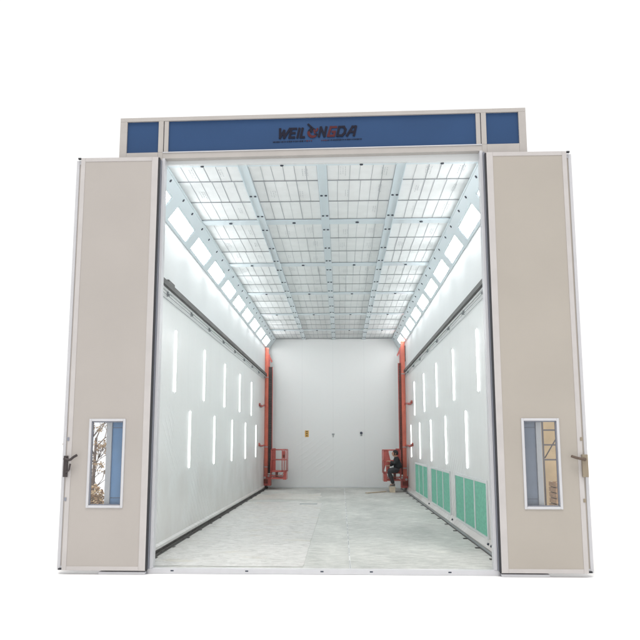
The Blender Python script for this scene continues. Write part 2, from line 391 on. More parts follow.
for c in cross[1:]:
    b = MB()
    for i in range(4):
        x0 = xs[i]+BW+.012 if i else xs[0]; x1 = xs[i+1]-BW-.012 if i < 3 else xs[4]
        b.box(x0+.001, x1-.001, c-.125, c+.125, ZC-.012, ZC+.03, 'beam')
        b.tube(((x0+x1)/2, c, ZC-.028), ((x0+x1)/2, c, ZC-.011), .03, 'bolt', 8)
    b.build('cross_beam', booth)
b = MB()
for i in range(4):
    x0 = xs[i]+BW+.012 if i else xs[0]; x1 = xs[i+1]-BW-.012 if i < 3 else xs[4]
    b.box(x0, x1, .162, .165+.07, ZC-.012, ZC+.02, 'beam'); b.tube(((x0+x1)/2, .19, ZC-.028), ((x0+x1)/2, .19, ZC-.011), .024, 'bolt', 8)
b.build('cross_beam', booth)
b = MB(); b.box(-2.17, 2.17, .165, L, ZC+.05, ZC+.07, 'gap'); b.build('ceiling_deck', booth)
rp = random.Random(11)
for i in range(4):
    x0 = xs[i]+BW+.014 if i else xs[0]+.004; x1 = xs[i+1]-BW-.014 if i < 3 else xs[4]-.004
    for ci, c in enumerate(cross):
        a = c+.127; e = c+MOD-.127
        if ci == 0: a = -.07
        for j in range(3):
            y0 = a+(e-a)*j/3; y1 = a+(e-a)*(j+1)/3
            y0 = max(y0, .24); y1 = min(y1, L-.01)
            if y1-y0 < .1: continue
            b = MB(); nst = 6; w = (x1-x0)/nst
            b.box(x0, x1, y0, y1, ZC+.012, ZC+.03, 'filter')
            for q in range(1, nst):
                # bag seams: slightly sagging wire between strips, not perfectly straight
                xx = x0+q*w+rp.uniform(-.012, .012); x2 = xx+rp.uniform(-.012, .012); t = rp.choice((.0035, .0045, .006))
                b.poly([(xx-t, y0, ZC+.009), (xx+t, y0, ZC+.009), (x2+t, y1, ZC+.009), (x2-t, y1, ZC+.009)], 'wire' if i in (0, 3) or rp.random() < .35 else 'print')
            for q in (1, 4):
                if rp.random() < .75:
                    cx_ = x0+(q+.5)*w+rp.uniform(-.07, .07); cy_ = y0+(y1-y0)*rp.uniform(.35, .65)
                    for r_ in range(rp.choice((2, 3))):
                        px = cx_+r_*.035; py = cy_-.17
                        while py < cy_+rp.uniform(.08, .18):
                            hl = rp.uniform(.015, .06); b.box(px-.004, px+.004, py, py+hl, ZC+.0075, ZC+.0085, 'print'); py += hl+rp.uniform(.01, .05)
            # support bars at both ends
            b.box(x0, x1, y1-.028, y1-.004, ZC+.001, ZC+.007, 'wire')
            b.box(x0, x1, y1-.004, y1, ZC+.004, ZC+.0115, 'gap')
            b.build('ceiling_filter', booth)
# slanted light strips
def chamfer(s, u, v, off):
    """u along Y, v 0..1 from wall edge to ceiling edge; off = distance below the strip (towards the room)"""
    x = HW+(CHX-HW)*v; z = CHZ+(ZC-CHZ)*v
    nx, nz = -(ZC-CHZ), -(HW-CHX); ll = math.hypot(nx, nz)
    return Vector((s*(x+nx/ll*off), u, z+nz/ll*off))
lampY = [2.20+1.82*k for k in range(-1, 9)]
def cquad(b, s, y0, y1, v0, v1, o0, o1, m):
    P = [chamfer(s, y, v, o) for y in (y0, y1) for v in (v0, v1) for o in (o0, o1)]
    v = [b.bm.verts.new(p) for p in P]
    for q in ((0,1,3,2),(4,6,7,5),(0,4,5,1),(2,3,7,6),(0,2,6,4),(1,5,7,3)):
        b.bm.faces.new([v[i] for i in q]).material_index = b.mi(m)
word = ['nearest the doorway', 'second from the doorway', 'third from the doorway', 'fourth from the doorway', 'fifth from the doorway', 'sixth from the doorway',
        'seventh from the doorway', 'eighth from the doorway', 'ninth from the doorway', 'second from the back wall', 'nearest the back wall']
def lab(k, n):
    if k == n-1: return 'nearest the back wall'
    if k == n-2: return 'second from the back wall'
    return word[k]
for s, side in ((-1, 'left'), (1, 'right')):
    b = MB()
    # frame of the strip: two long bands and cross pieces around the lamp openings
    cquad(b, s, .165, L-.002, 0.0, .06, 0, .012, 'beam'); cquad(b, s, .165, L-.002, .62, 1.0, 0, .012, 'beam')
    edges = []
    for yc in lampY: edges += [(max(.2, yc-.70), yc+.70)]
    prev = .165
    for y0, y1 in edges:
        if y0 > prev+.01: cquad(b, s, prev, y0, .06, .62, 0, .012, 'beam')
        prev = y1
    cquad(b, s, min(prev, L-.05), L-.002, .06, .62, 0, .012, 'beam')
    b.box(s*2.168, s*2.185, .165, L, ZC-.03, ZC+.03, 'beam')
    for k in range(22):
        y = .6+k*.82 + (.1 if k % 2 else 0)
        P = chamfer(s, y, .84, .012); Q = chamfer(s, y, .84, .024); b.tube(P, Q, .022, 'bolt', 8)
    b.build('light_trough', booth)
    for k, yc in enumerate(lampY):
        y0, y1 = edges[k]; y1 = min(y1, L-.06)
        base = chamfer(s, (y0+y1)/2, .5, 0)
        t = tag(empty('ceiling_light', base), f'bright rectangular lamp in the slanted strip above the {side} wall, {lab(k, len(lampY))}', 'ceiling light', 'lamps in the slanted strips under the ceiling')
        b = MB(); e = .035
        cquad(b, s, y0+e, y1-e, .11, .57, -.02, -.004, 'lamp'); local(b.build('diffuser'), t, base)
        b = MB()
        for a0, a1, v0, v1 in ((y0+.002, y0+e, .062, .618), (y1-e, y1-.002, .062, .618), (y0+e, y1-e, .062, .11), (y0+e, y1-e, .57, .618)):
            cquad(b, s, a0, a1, v0, v1, -.018, .006, 'lampframe')
        local(b.build('frame'), t, base)

# wall tubes
for s, side in ((-1, 'left'), (1, 'right')):
    for row, z0, z1, yo in (('upper', 2.43, 3.44, 2.48), ('lower', 1.165, 2.17, 3.84)):
        for k in range(5):
            y = yo+2.717*k; base = (s*(HW-.002), y, z0)
            t = tag(empty('wall_light', base), f'tube light in the {row} row on the {side} wall, {["nearest the doorway","second from the doorway","middle of the row","second from the back wall","nearest the back wall"][k]}', 'wall light', 'vertical tube lights on the side walls')
            b = MB(); b.box(s*(HW-.001), s*(HW-.003), y-.050, y+.050, z0-.03, z1+.03, 'upper'); local(b.build('housing', bevel=0), t, base)
            b = MB(); b.box(s*(HW-.0035), s*(HW-.016), y-.036, y+.036, z0, z1, 'tube'); local(b.build('glowing_tube', bevel=.004), t, base)

# exhaust filters, right wall
for gi, (y0, y1, nm) in enumerate(((2.06, 5.28, 'nearest the doorway'), (6.08, 9.32, 'middle of the three'), (10.18, 13.42, 'nearest the back wall'))):
    base = ((HW-.002), (y0+y1)/2, .19)
    t = tag(empty('exhaust_grille', base), f'green filter grille of three panels low on the right wall, {nm}', 'filter grille', 'green exhaust filter grilles on the right wall')
    b = MB()
    b.box(HW-.002, HW-.022, y0-.05, y1+.05, .985, 1.03, 'upper'); b.box(HW-.002, HW-.022, y0-.05, y1+.05, .155, .19, 'upper')
    b.box(HW-.002, HW-.022, y0-.05, y0, .19, .985, 'upper'); b.box(HW-.002, HW-.022, y1, y1+.05, .19, .985, 'upper')
    w = (y1-y0)/3
    for q in (1, 2): b.box(HW-.002, HW-.022, y0+q*w-.035, y0+q*w+.035, .19, .985, 'upper')
    local(b.build('frame'), t, base)
    for q in range(3):
        b = MB(); ya = y0+q*w+(.036 if q else .001); yb = y0+(q+1)*w-(.036 if q < 2 else .001)
        b.box(HW-.002, HW-.010, ya, yb, .191, .984, 'green')
        m_ = 34
        for r_ in range(m_):
            z = .20+r_*(.77/m_); b.box(HW-.0105, HW-.013, ya+.005, yb-.005, z, z+.009, 'green')
        local(b.build('filter_mat'), t, base)

# rails
for s, side in ((-1, 'left'), (1, 'right')):
    base = (s*2.44, .2, 3.98)
    t = tag(empty('upper_rail', base), f'dark steel travelling rail fixed along the {side} wall above the tube lights', 'rail', 'travelling rails of the lift platforms')
    b = MB()
    b.box(s*2.475, s*2.405, .17, L-.3, 3.992, 4.072, 'rail'); b.box(s*2.475, s*2.412, .17, L-.3, 4.073, 4.081, 'cable')
    local(b.build('rail_beam'), t, base)
    b = MB(); b.box(s*2.475, s*2.452, .17, L-.3, 3.955, 3.990, 'upper'); local(b.build('edge_strip'), t, base)
    b = MB()
    b.tube((s*2.45, .17, 3.885), (s*2.45, L-.4, 3.885), .005, 'cable', 6); b.tube((s*2.465, .17, 3.83), (s*2.465, L-.4, 3.83), .004, 'cable', 6)
    local(b.build('cable'), t, base)
    for k in range(9):
        y = 1.75+1.93*k
        b = MB(); b.box(s*2.478, s*2.45, y-.008, y+.008, 3.88, 3.961, 'cable'); b.tube((s*2.45, y, 3.90), (s*2.43, y, 3.90), .018, 'cable', 10)
        local(b.build('cable_hanger'), t, base)
    if s < 0:
        b = MB(); b.box(-2.465, -2.42, 1.62, 2.05, 4.082, 4.13, 'rail'); local(b.build('stop_block', bevel=.01), t, base)
    base = (s*2.40, .2, 0)
    t = tag(empty('floor_rail', base), 'black steel guide rail on the floor at the foot of the left wall' if s < 0 else 'grey steel floor rail with clamp plates at the foot of the right wall', 'rail', 'travelling rails of the lift platforms')
    b = MB()
    if s < 0:
        b.box(-2.443, -2.385, .17, L-.2, .001, .010, 'rust'); b.box(-2.443, -2.435, .17, L-.2, .010, .06, 'rust'); b.box(-2.41, -2.40, .17, L-.2, .010, .035, 'rust')
        for k in range(15): b.box(-2.385, -2.345, 1.0+k*1.17, 1.10+k*1.17, .001, .012, 'rust')
    else:
        b.box(2.418, 2.375, .17, L-.2, .001, .010, 'rust'); b.box(2.40, 2.392, .17, L-.2, .010, .04, 'cable')
        for k in range(15): b.box(2.375, 2.305, 1.08+k*1.17, 1.15+k*1.17, .001, .012, 'rust')
    local(b.build('rail_bar'), t, base)
    if s > 0:
        b = MB()
        for yy in (1.65, 1.9, 5.65, 9.7): b.tube((2.424, yy, .115), (2.445, yy, .105), .018, 'bolt', 8)
        o = b.build('skirting_bolts', booth)

# door leaves
def leaf(s, xa, xb, y0, y1, z0, z1, win, front):
    """xa outer edge, xb hinge edge (absolute values); win = (x in, x out, z0, z1)"""
    b = MB(); f = .085 if front else .06
    P = 'door_trim' if front else 'trim_white'
    b.box(s*xa, s*(xa-f*.7), y0, y1, z0, z1, P); b.box(s*(xb+f), s*xb, y0, y1, z0, z1, P)
    b.box(s*(xa-f*.7), s*(xb+f), y0, y1, z1-.055, z1, P); b.box(s*(xa-f*.7), s*(xb+f), y0, y1, z0, z0+.05, P)
    ia, ib, za, zb = xa-f*.7, xb+f, z0+.05, z1-.055; q0 = 'beige' if s < 0 else 'beige_warm_lit'
    wi, wo, w0, w1 = win; q = q0; yy0, yy1 = y0+.006, y1-.003
    d_ = b.build('door_leaf', booth, .003); b = MB()
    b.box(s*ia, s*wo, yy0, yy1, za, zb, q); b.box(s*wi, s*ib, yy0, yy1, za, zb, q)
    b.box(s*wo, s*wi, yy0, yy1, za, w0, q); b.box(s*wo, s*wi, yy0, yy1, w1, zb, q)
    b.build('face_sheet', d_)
    return d_
WIN = (2.535, 3.010, .785, 1.912)
for s, side in ((-1, 'left'), (1, 'right')):
    d = leaf(s, 3.285, 2.222, -.12, -.066, .015, 5.462, WIN, True)
    tag(d, f'front leaf of the folded {side} door')
    wi, wo, w0, w1 = WIN; t_ = .032
    b = MB()
    for a in ((wo, wo-t_, w0, w1), (wi+t_, wi, w0, w1)): b.box(s*a[0], s*a[1], -.128, -.060, a[2], a[3], 'trim_white')
    b.box(s*(wo-t_), s*(wi+t_), -.128, -.060, w0, w0+t_, 'trim_white'); b.box(s*(wo-t_), s*(wi+t_), -.128, -.060, w1-t_, w1, 'trim_white')
    for a in ((wo-t_, wo-t_-.012, w0+t_, w1-t_), (wi+t_+.012, wi+t_, w0+t_, w1-t_)): b.box(s*a[0], s*a[1], -.1, -.062, a[2], a[3], 'seal')
    b.box(s*(wo-t_-.012), s*(wi+t_+.012), -.1, -.062, w1-t_-.014, w1-t_, 'seal'); b.box(s*(wo-t_-.012), s*(wi+t_+.012), -.1, -.062, w0+t_, w0+t_+.012, 'seal')
    b.build('window_frame', d, .003)
    b = MB(); b.box(s*(wo-t_-.012), s*(wi+t_+.012), -.086, -.080, w0+t_+.012, w1-t_-.014, 'glass'); b.build('window_pane', d)
    b = MB(); b.box(s*2.221, s*2.203, -.108, -.058, .02, 5.458, 'rubber'); b.build('door_gasket', d)
    # latch and hinge bits at the outer edge
    for nm, z in (('hinge', .87), ('hinge', 1.63)):
        b = MB(); b.box(s*3.292, s*3.262, -.128, -.1205, z, z+.045, 'seal' if s < 0 else 'tan_handle'); b.build(nm, d, .003)
    b = MB()
    if s < 0:
        b.box(-3.315, -3.262, -.152, -.1205, 1.17, 1.44, 'bronze'); b.tube((-3.285, -.152, 1.40), (-3.285, -.19, 1.40), .022, 'bronze')
        b.path([(-3.285, -.185, 1.40), (-3.22, -.19, 1.385), (-3.17, -.195, 1.425), (-3.125, -.195, 1.45)], .017, 'bronze')
        b.path([(-3.285, -.16, 1.22), (-3.23, -.17, 1.26), (-3.215, -.18, 1.34)], .012, 'bronze')
    else:
        b.box(3.335, 3.262, -.165, -.1205, 1.18, 1.46, 'tan_handle'); b.tube((3.29, -.165, 1.40), (3.29, -.19, 1.40), .02, 'brown_handle')
        b.path([(3.29, -.188, 1.40), (3.20, -.19, 1.415), (3.12, -.195, 1.44)], .017, 'brown_handle')
    b.build('door_handle', d, .004)
    b = MB()
    for zz in (.018, 5.452): b.box(s*3.335, s*3.295, -.10, -.062, zz, zz+.02, 'rubber')
    b.build('hinge_pin', d)
    d2 = leaf(s, 3.365, 2.262, -.058, -.004, .012, 5.445, (2.50, 3.04, .75, 1.95), False)
    tag(d2, f'rear leaf of the folded {side} door')

# ------------------------------------------------------------------ things on the back wall
o = None
base = (-1.005, L-.001, 1.94)
t = tag(empty('warning_sign', base), 'small orange notice with dark marks on the back wall, left of the sockets', 'sign')
b = MB(); b.box(-1.075, -.935, L-.012, L-.001, 1.82, 2.06, 'yellow'); local(b.build('sign_plate'), t, base)
b = MB()
for z in (1.85, 1.93, 2.0): b.box(-1.035, -.975, L-.015, L-.0122, z, z+.035, 'signdark')
local(b.build('sign_marks'), t, base)
base = (-.04, L-.001, 1.88)
t = tag(empty('wall_socket', base), 'small grey fitting at the middle of the back wall', 'wall fitting')
b = MB(); b.box(-.085, .005, L-.03, L-.001, 1.90, 1.95, 'greyplate'); local(b.build('plate', bevel=.004), t, base)
b = MB(); b.box(-.055, -.025, L-.02, L-.001, 1.81, 1.898, 'greyplate'); local(b.build('stem', bevel=.004), t, base)
base = (.99, L-.001, 1.95)
t = tag(empty('wall_socket', base), 'small dark blue black fitting on the back wall, right of the grey one', 'wall fitting')
b = MB(); b.tube((.99, L-.04, 1.965), (.99, L-.001, 1.965), .05, 'darkplate', 12); local(b.build('plate'), t, base)
b = MB(); b.box(.96, 1.02, L-.02, L-.001, 1.86, 1.895, 'greyplate'); local(b.build('stem'), t, base)

# ------------------------------------------------------------------ plastic sheet over the left half of the floor
b = MB(); NX, NY = 90, 300; rs = random.Random(5); V = []
from mathutils import noise as mn
for j in range(NY+1):
    row = []
    for i in range(NX+1):
        v = j/NY; u = i/NX
        x0 = -2.375; x1 = -.26+.018*mn.noise((0, v*14, 3))
        y0 = .36; y1 = 11.6+.35*mn.noise((u*3, 0, 1))-.9*max(0, u-.72)
        x = x0+(x1-x0)*u; y = y0+(y1-y0)*v
        h = .003+.016*abs(mn.noise((x*1.6, y*4.2, 0)))**1.3+.010*abs(mn.noise((x*6, y*9, 7)))
        e = min(1, (1-u)*12, v*25+.05, (1-v)*20, u*20+.05)
        row.append(b.bm.verts.new((x, y, .003+h*max(.1, e))))
    V.append(row)
k = b.mi('sheet')
for j in range(NY):
    for i in range(NX):
        f = b.bm.faces.new((V[j][i], V[j][i+1], V[j+1][i+1], V[j+1][i])); f.material_index = k; f.smooth = True
tag(b.build('plastic_sheet'), 'crinkled whitish protective sheet laid over the left half of the floor', 'floor sheet')
b = MB(); V = []
for j in range(31):
    row = []
    for i in range(61):
        u = i/60; v = j/30
        x = -2.36+(1.95+.35*mn.noise((v*3, 2, 2)))*u; y = 12.4+.35*mn.noise((u*4, 0, 4))+2.6*v+.7*mn.noise((u*3.5, v, 9))*v
        row.append(b.bm.verts.new((x, y, .003+.02*abs(mn.noise((x*2, y*2.5, 4)))*min(1, v*8, (1-v)*8, u*8, (1-u)*8)+.001)))
    V.append(row)
k = b.mi('sheet_dirty')
for j in range(30):
    for i in range(60):
        f = b.bm.faces.new((V[j][i], V[j][i+1], V[j+1][i+1], V[j+1][i])); f.material_index = k; f.smooth = True
tag(b.build('plastic_sheet'), 'short piece of yellowish protective sheet on the floor near the left lift platform', 'floor sheet')
b = MB(); b.obox((1.38, 15.6, .02), (.33, .42, 0), (-.035, .028, 0), (0, 0, .012), 'wood')
tag(b.build('wooden_batten', loc=(1.38, 15.6, .008)), 'pale wooden batten lying on the floor left of the seated person', 'batten')
b = MB(); b.obox((-.62, 10.75, .012), (.23, 0, 0), (0, .12, 0), (0, 0, .004), 'cable')
tag(b.build('scrap_strip', loc=(-.62, 10.75, .008)), 'flat grey strip lying at the far end of the floor sheet', 'scrap')

# ------------------------------------------------------------------ lift platforms
def platform(s, Y, label, mx0, mx1, c1, bx, ztop, gate):
    """s side; mast mx0..mx1 (outer, inner |x|), channel to c1, basket to bx"""
    base = (s*(mx0+mx1)/2, Y, .03)
    t = tag(empty('lift_platform', base), label, 'lift platform', 'wall-travelling lift platforms at the back')
    P = lambda b, n, bev=.004: local(b.build(n, bevel=bev), t, base)
    b = MB(); b.box(s*mx0, s*mx1, Y-.09, Y+.09, .42, ztop, 'orange')
    b.box(s*(mx0-.035), s*(mx1+.035), Y-.094, Y-.0905, .5, ztop-.1, 'orange')
    for z in (ztop-.06, 3.93, 2.9, 1.45, .75): b.box(s*(mx0+.006), s*(mx1-.004), Y-.10, Y+.094, z, z+.035, 'steel' if z < ztop-.2 and z != 2.9 else 'orange')
    P(b, 'mast')
    b = MB(); zt = 4.32
    b.box(s*(mx1-.001), s*c1, Y-.05, Y+.09, .55, zt, 'darkchan' if s < 0 else 'darkred')
    b.box(s*(c1-.001), s*(c1-.018), Y-.07, Y+.09, .55, zt, 'red'); b.box(s*(mx1-.002), s*(mx1-.02), Y-.07, Y-.0505, .55, zt, 'darkred')
    for k in range(60): b.box(s*(mx1-.025), s*(c1+.005), Y-.056, Y-.051, .6+k*.061, .62+k*.061, 'rust')
    P(b, 'chain_channel', 0)
    b = MB(); b.obox((s*(mx1-.02), Y, ztop-.30), (s*-.10, 0, -.22), (0, .05, 0), (s*.02, 0, -.02), 'red'); b.box(s*(mx1), s*(mx1-.05), Y-.07, Y+.07, zt, ztop-.25, 'red'); P(b, 'head_plate')
    b = MB(); b.box(s*(mx0+.07), s*(mx0+.005), Y-.09, Y+.09, ztop-.52, ztop-.18, 'darkchan'); b.box(s*(mx0+.045), s*(mx0+.005), Y-.06, Y+.06, ztop-.72, ztop-.525, 'darkchan'); P(b, 'motor')
    b = MB(); b.box(s*(mx0+.03), s*(c1+.01), Y-.15, Y+.15, .12, .42, 'red')
    b.box(s*(mx0+.05), s*(c1-.02), Y-.17, Y+.17, .42, .50, 'red')
    b.box(s*(mx0+.01), s*(mx1-.02), Y-.19, Y-.155, .20, .34, 'darkred'); P(b, 'base_carriage')
    for dy in (-.11, .11):
        b = MB(); b.tube((s*(2.44), Y+dy, .085), (s*2.38, Y+dy, .085), .055, 'rust', 14); P(b, 'roller', 0)
    b = MB(); b.tube((s*(mx0-.03), Y-.20, .40), (s*(mx0-.03), Y-.155, .40), .038, 'steel', 14); b.tube((s*(mx1-.05), Y-.20, .46), (s*(mx1-.05), Y-.155, .46), .035, 'steel', 10); P(b, 'drive_wheel', 0)
    for z in (1.52, 2.93):
        b = MB(); zz = 1.6+(z-1.6)*.93; ye = Y-(2.0 if s < 0 else 2.3)
        b.path([(s*(mx0-.02), Y-.08, z), (s*(mx0-.005), Y-.25, z), (s*2.43, ye+.25, zz-.02), (s*2.43, ye, zz+.03)], .03, 'red', 10)
        b.tube((s*2.43, ye, zz+.03), (s*2.479, ye, zz+.03), .055, 'red', 12); b.tube((s*2.40, ye, zz+.03), (s*2.43, ye, zz+.03), .02, 'steel', 8); P(b, 'wall_arm', 0)
    # basket
    r = .016; xa, xb = c1-.02, bx; ya, yb = Y-.42, Y+.30; z0, zm, z1 = .66, 1.02, 1.37
    b = MB(); b.box(s*xa, s*xb, ya, yb, .60, .65, 'red'); b.box(s*xa, s*(xb+.0), ya, ya+.05, .36, .42, 'red'); b.box(s*xa, s*xb, yb-.05, yb, .36, .42, 'red')
    b.box(s*(xb+.11), s*xb, ya-.01, yb+.01, .34, .585, 'red')
    b.box(s*(xa-.15), s*(xa-.20), ya+.01, yb-.01, .42, .60, 'darkred')
    for x in (xa-.28, xa-.40): b.tube((s*x, ya-.02, .52), (s*x, ya+.10, .52), .036, 'steel', 10)
    b.box(s*xa, s*xb, ya+.02, ya+.04, .46, .50, 'red')
    P(b, 'basket_floor')
    b = MB()
    pts = [(xa, ya), (xb, ya), (xb, yb), (xa, yb)]
    for z in (z1, zm):
        b.path([(s*x, y, z) for x, y in pts]+[(s*xa, ya, z)], r*(1.15 if z == z1 else .9), 'red')
    for x, y in pts+[((xa+xb)/2-.12, ya), ((xa+xb)/2-.14, yb)]: b.tube((s*x, y, .60), (s*x, y, z1), r, 'red')
    P(b, 'guard_rail', 0)
    b = MB()
    b.box(s*xa, s*(xa-.13), Y-.11, Y-.07, .65, 1.42, 'red'); b.box(s*(xa+.04), s*xa, Y-.3, Y-.1, .5, 1.0, 'red'); P(b, 'basket_bracket')
    if gate:
        b = MB(); b.poly([(s*xb, ya+.015, 1.36), (s*(xb+.16), ya+.015, 1.36), (s*(xb+.22), ya+.015, 1.08), (s*(xb+.30), ya+.015, .92), (s*(xb+.06), ya+.015, .86), (s*xb, ya+.015, .66)][::-1], 'red')
        b.poly([(s*xb, ya+.03, 1.36), (s*(xb+.16), ya+.03, 1.36), (s*(xb+.22), ya+.03, 1.08), (s*(xb+.30), ya+.03, .92), (s*(xb+.06), ya+.03, .86), (s*xb, ya+.03, .66)], 'red')
        b.box(s*(xb+.08), s*(xb+.20), ya+.01, ya+.035, .66, .84, 'red'); P(b, 'control_panel')
    else:
        b = MB(); b.box(s*(xb+.035), s*(xb+.16), ya+.02, ya+.06, 1.06, 1.33, 'red'); b.box(s*(xb+.05), s*(xb+.14), ya+.014, ya+.02, 1.10, 1.20, 'darkred'); P(b, 'control_panel')
    return t
platform(-1, 17.6, 'red and orange lift platform with an empty basket against the left wall', 2.475, 2.355, 2.22, 1.67, 5.02, False)
platform(1, 16.4, 'red and orange lift platform against the right wall, with a person in its basket', 2.455, 2.325, 2.235, 1.66, 5.10, True)

# ------------------------------------------------------------------ seated person
def skin_mesh(name, verts, edges, radii, root, m, parent, base, sub=2):
    me = bpy.data.meshes.new(name); me.from_pydata([Vector(v) for v in verts], edges, []); o = bpy.data.objects.new(name, me); COL.objects.link(o)
    o.modifiers.new('skin', 'SKIN').use_smooth_shade = True
    if not me.skin_vertices:
        bm = bmesh.new(); bm.from_mesh(me); bm.verts.layers.skin.verify(); bm.to_mesh(me); bm.free()
    for i, r in enumerate(radii):
        sv = me.skin_vertices[0].data[i]; sv.radius = (r, r) if not isinstance(r, tuple) else r; sv.use_root = (i == root)
    o.modifiers.new('sub', 'SUBSURF').levels = sub; o.modifiers['sub'].render_levels = sub
    dg = bpy.context.evaluated_depsgraph_get(); dg.update()
    nm = bpy.data.meshes.new_from_object(o.evaluated_get(dg)); bpy.data.objects.remove(o)
    o = bpy.data.objects.new(name, nm); COL.objects.link(o); nm.materials.clear(); nm.materials.append(M[m])
    for p in nm.polygons: p.use_smooth = True
    if parent: local(o, parent, base)
    return o
YB = 15.86   # sitting on the near edge of the basket, facing left
pb = (2.10, YB, .66)
person = tag(empty('person', pb), 'person in dark jacket and trousers sitting sideways in the right lift basket, facing left', 'person')
hip = (2.10, YB, .74); wst = (2.12, YB, .88); chest = (2.09, YB, 1.05); neck = (2.055, YB, 1.16); hd0 = (2.04, YB, 1.215)
V = [hip, wst, chest, neck, hd0]; R = [(.07,.07), (.06,.06), (.075,.085), (.045,.045), (.05,.05)]; E = [(0,1),(1,2),(2,3),(3,4)]
legs = {}; arms = {}
for sgn in (-1, 1):
    y = YB+sgn*.085
    i = len(V)
    V += [(2.05, y, .72), (1.82, y+sgn*.01, .715 - (.03 if sgn < 0 else 0)), (1.89, y, .48), (1.95+ (.03 if sgn > 0 else 0), y, .27), (1.85, y, .225)]
    R += [.06, .045, .04, .032, .03]; E += [(0,i),(i,i+1),(i+1,i+2),(i+2,i+3),(i+3,i+4)]; legs[sgn] = V[i:i+5]
    i = len(V); y = YB+sgn*.16
    sh = (2.075, y, 1.105)
    if sgn < 0: ch = [sh, (2.03, y-.01, .93), (1.86, YB-.10, 1.0), (1.83, YB-.095, 1.01)]
    else: ch = [sh, (2.0, y+.01, .93), (1.85, YB+.12, .86), (1.82, YB+.115, .85)]
    V += ch; R += [.050, .040, .028, .026]; E += [(2,i),(i,i+1),(i+1,i+2),(i+2,i+3)]; arms[sgn] = (i+3, ch)
    # palm and fingers curled round the rail / resting on the knee
    wx, wy, wz = ch[3]; pi = arms[sgn][0]
    i = len(V); V.append((wx-.035, wy, wz)); R.append((.014, .030)); E.append((pi, i))
    for f, (dy, ln) in enumerate(((-.027, .040), (-.009, .047), (.009, .044), (.027, .034))):
        k = len(V); V += [(wx-.060, wy+dy, wz+.004), (wx-.060-ln*.6, wy+dy*1.1, wz-.006), (wx-.060-ln*.75, wy+dy*1.1, wz-.028)]
        R += [.0088, .008, .007]; E += [(i,k),(k,k+1),(k+1,k+2)]
    k = len(V); V += [(wx-.032, wy-sgn*.036, wz+.006), (wx-.058, wy-sgn*.046, wz-.012)]; R += [.010, .008]; E += [(i,k),(k,k+1)]
body = skin_mesh('body', V, E, R, 0, 'skin', person, pb)
# head joined into the body mesh
bm = bmesh.new(); bm.from_mesh(body.data)
off = Vector(pb)
def blob(bm, c, r, rot=0, seg=20):
    q = bmesh.ops.create_uvsphere(bm, u_segments=seg, v_segments=seg*2//3, radius=1)
    for v in q['verts']:
        v.co = Vector((v.co.x*r[0], v.co.y*r[1], v.co.z*r[2])); v.co += Vector(c)
    for v in q['verts']:
        for f in v.link_faces: f.smooth = True
    return q['verts']
dlt = body.location   # local() left the mesh in world coordinates with an offset location
hv = blob(bm, (2.03, YB, 1.262), (.092, .074, .105))
for v in hv:      # face side is -x: flatten the face, narrow the chin, bring out nose and brow
    dz = v.co.z-1.262; dx = v.co.x-2.03
    if dz < 0: v.co.y = YB+(v.co.y-YB)*(1+dz*3.0); v.co.x += dz*.14
    if dx < -.06 and abs(v.co.y-YB) < .018 and -.03 < dz < .02: v.co.x -= .016
    if dx < -.05 and -.062 < dz < -.045 and abs(v.co.y-YB) < .03: v.co.x -= .004
for sg in (-1, 1): blob(bm, (2.045, YB+sg*.074, 1.255), (.018, .010, .028), seg=10)
bm.to_mesh(body.data); bm.free()
def blob_obj(name, blobs, m, parent, base, shape=None):
    bm = bmesh.new()
    for c, r in blobs: blob(bm, c, r)
    if shape: shape(bm)
    me = bpy.data.meshes.new(name); bm.to_mesh(me); bm.free(); me.materials.append(M[m])
    o = bpy.data.objects.new(name, me); COL.objects.link(o); local(o, parent, base); return o
def hairshape(bm):
    for v in list(bm.verts):
        if v.co.x < 1.99 and v.co.z < 1.30: v.co.x = 1.995; 
        if v.co.z < 1.215: v.co.z = 1.215
        v.co += Vector((mn.noise(v.co*40), mn.noise(v.co*40+Vector((5,0,0))), mn.noise(v.co*40+Vector((0,9,0)))))*.006
blob_obj('hair', [((2.045, YB, 1.275), (.100, .084, .105))], 'hair', person, pb, hairshape)
blob_obj('eyes', [((1.948, YB-.027, 1.268), (.008, .012, .006)), ((1.948, YB+.027, 1.268), (.008, .012, .006))], 'bolt', person, pb)
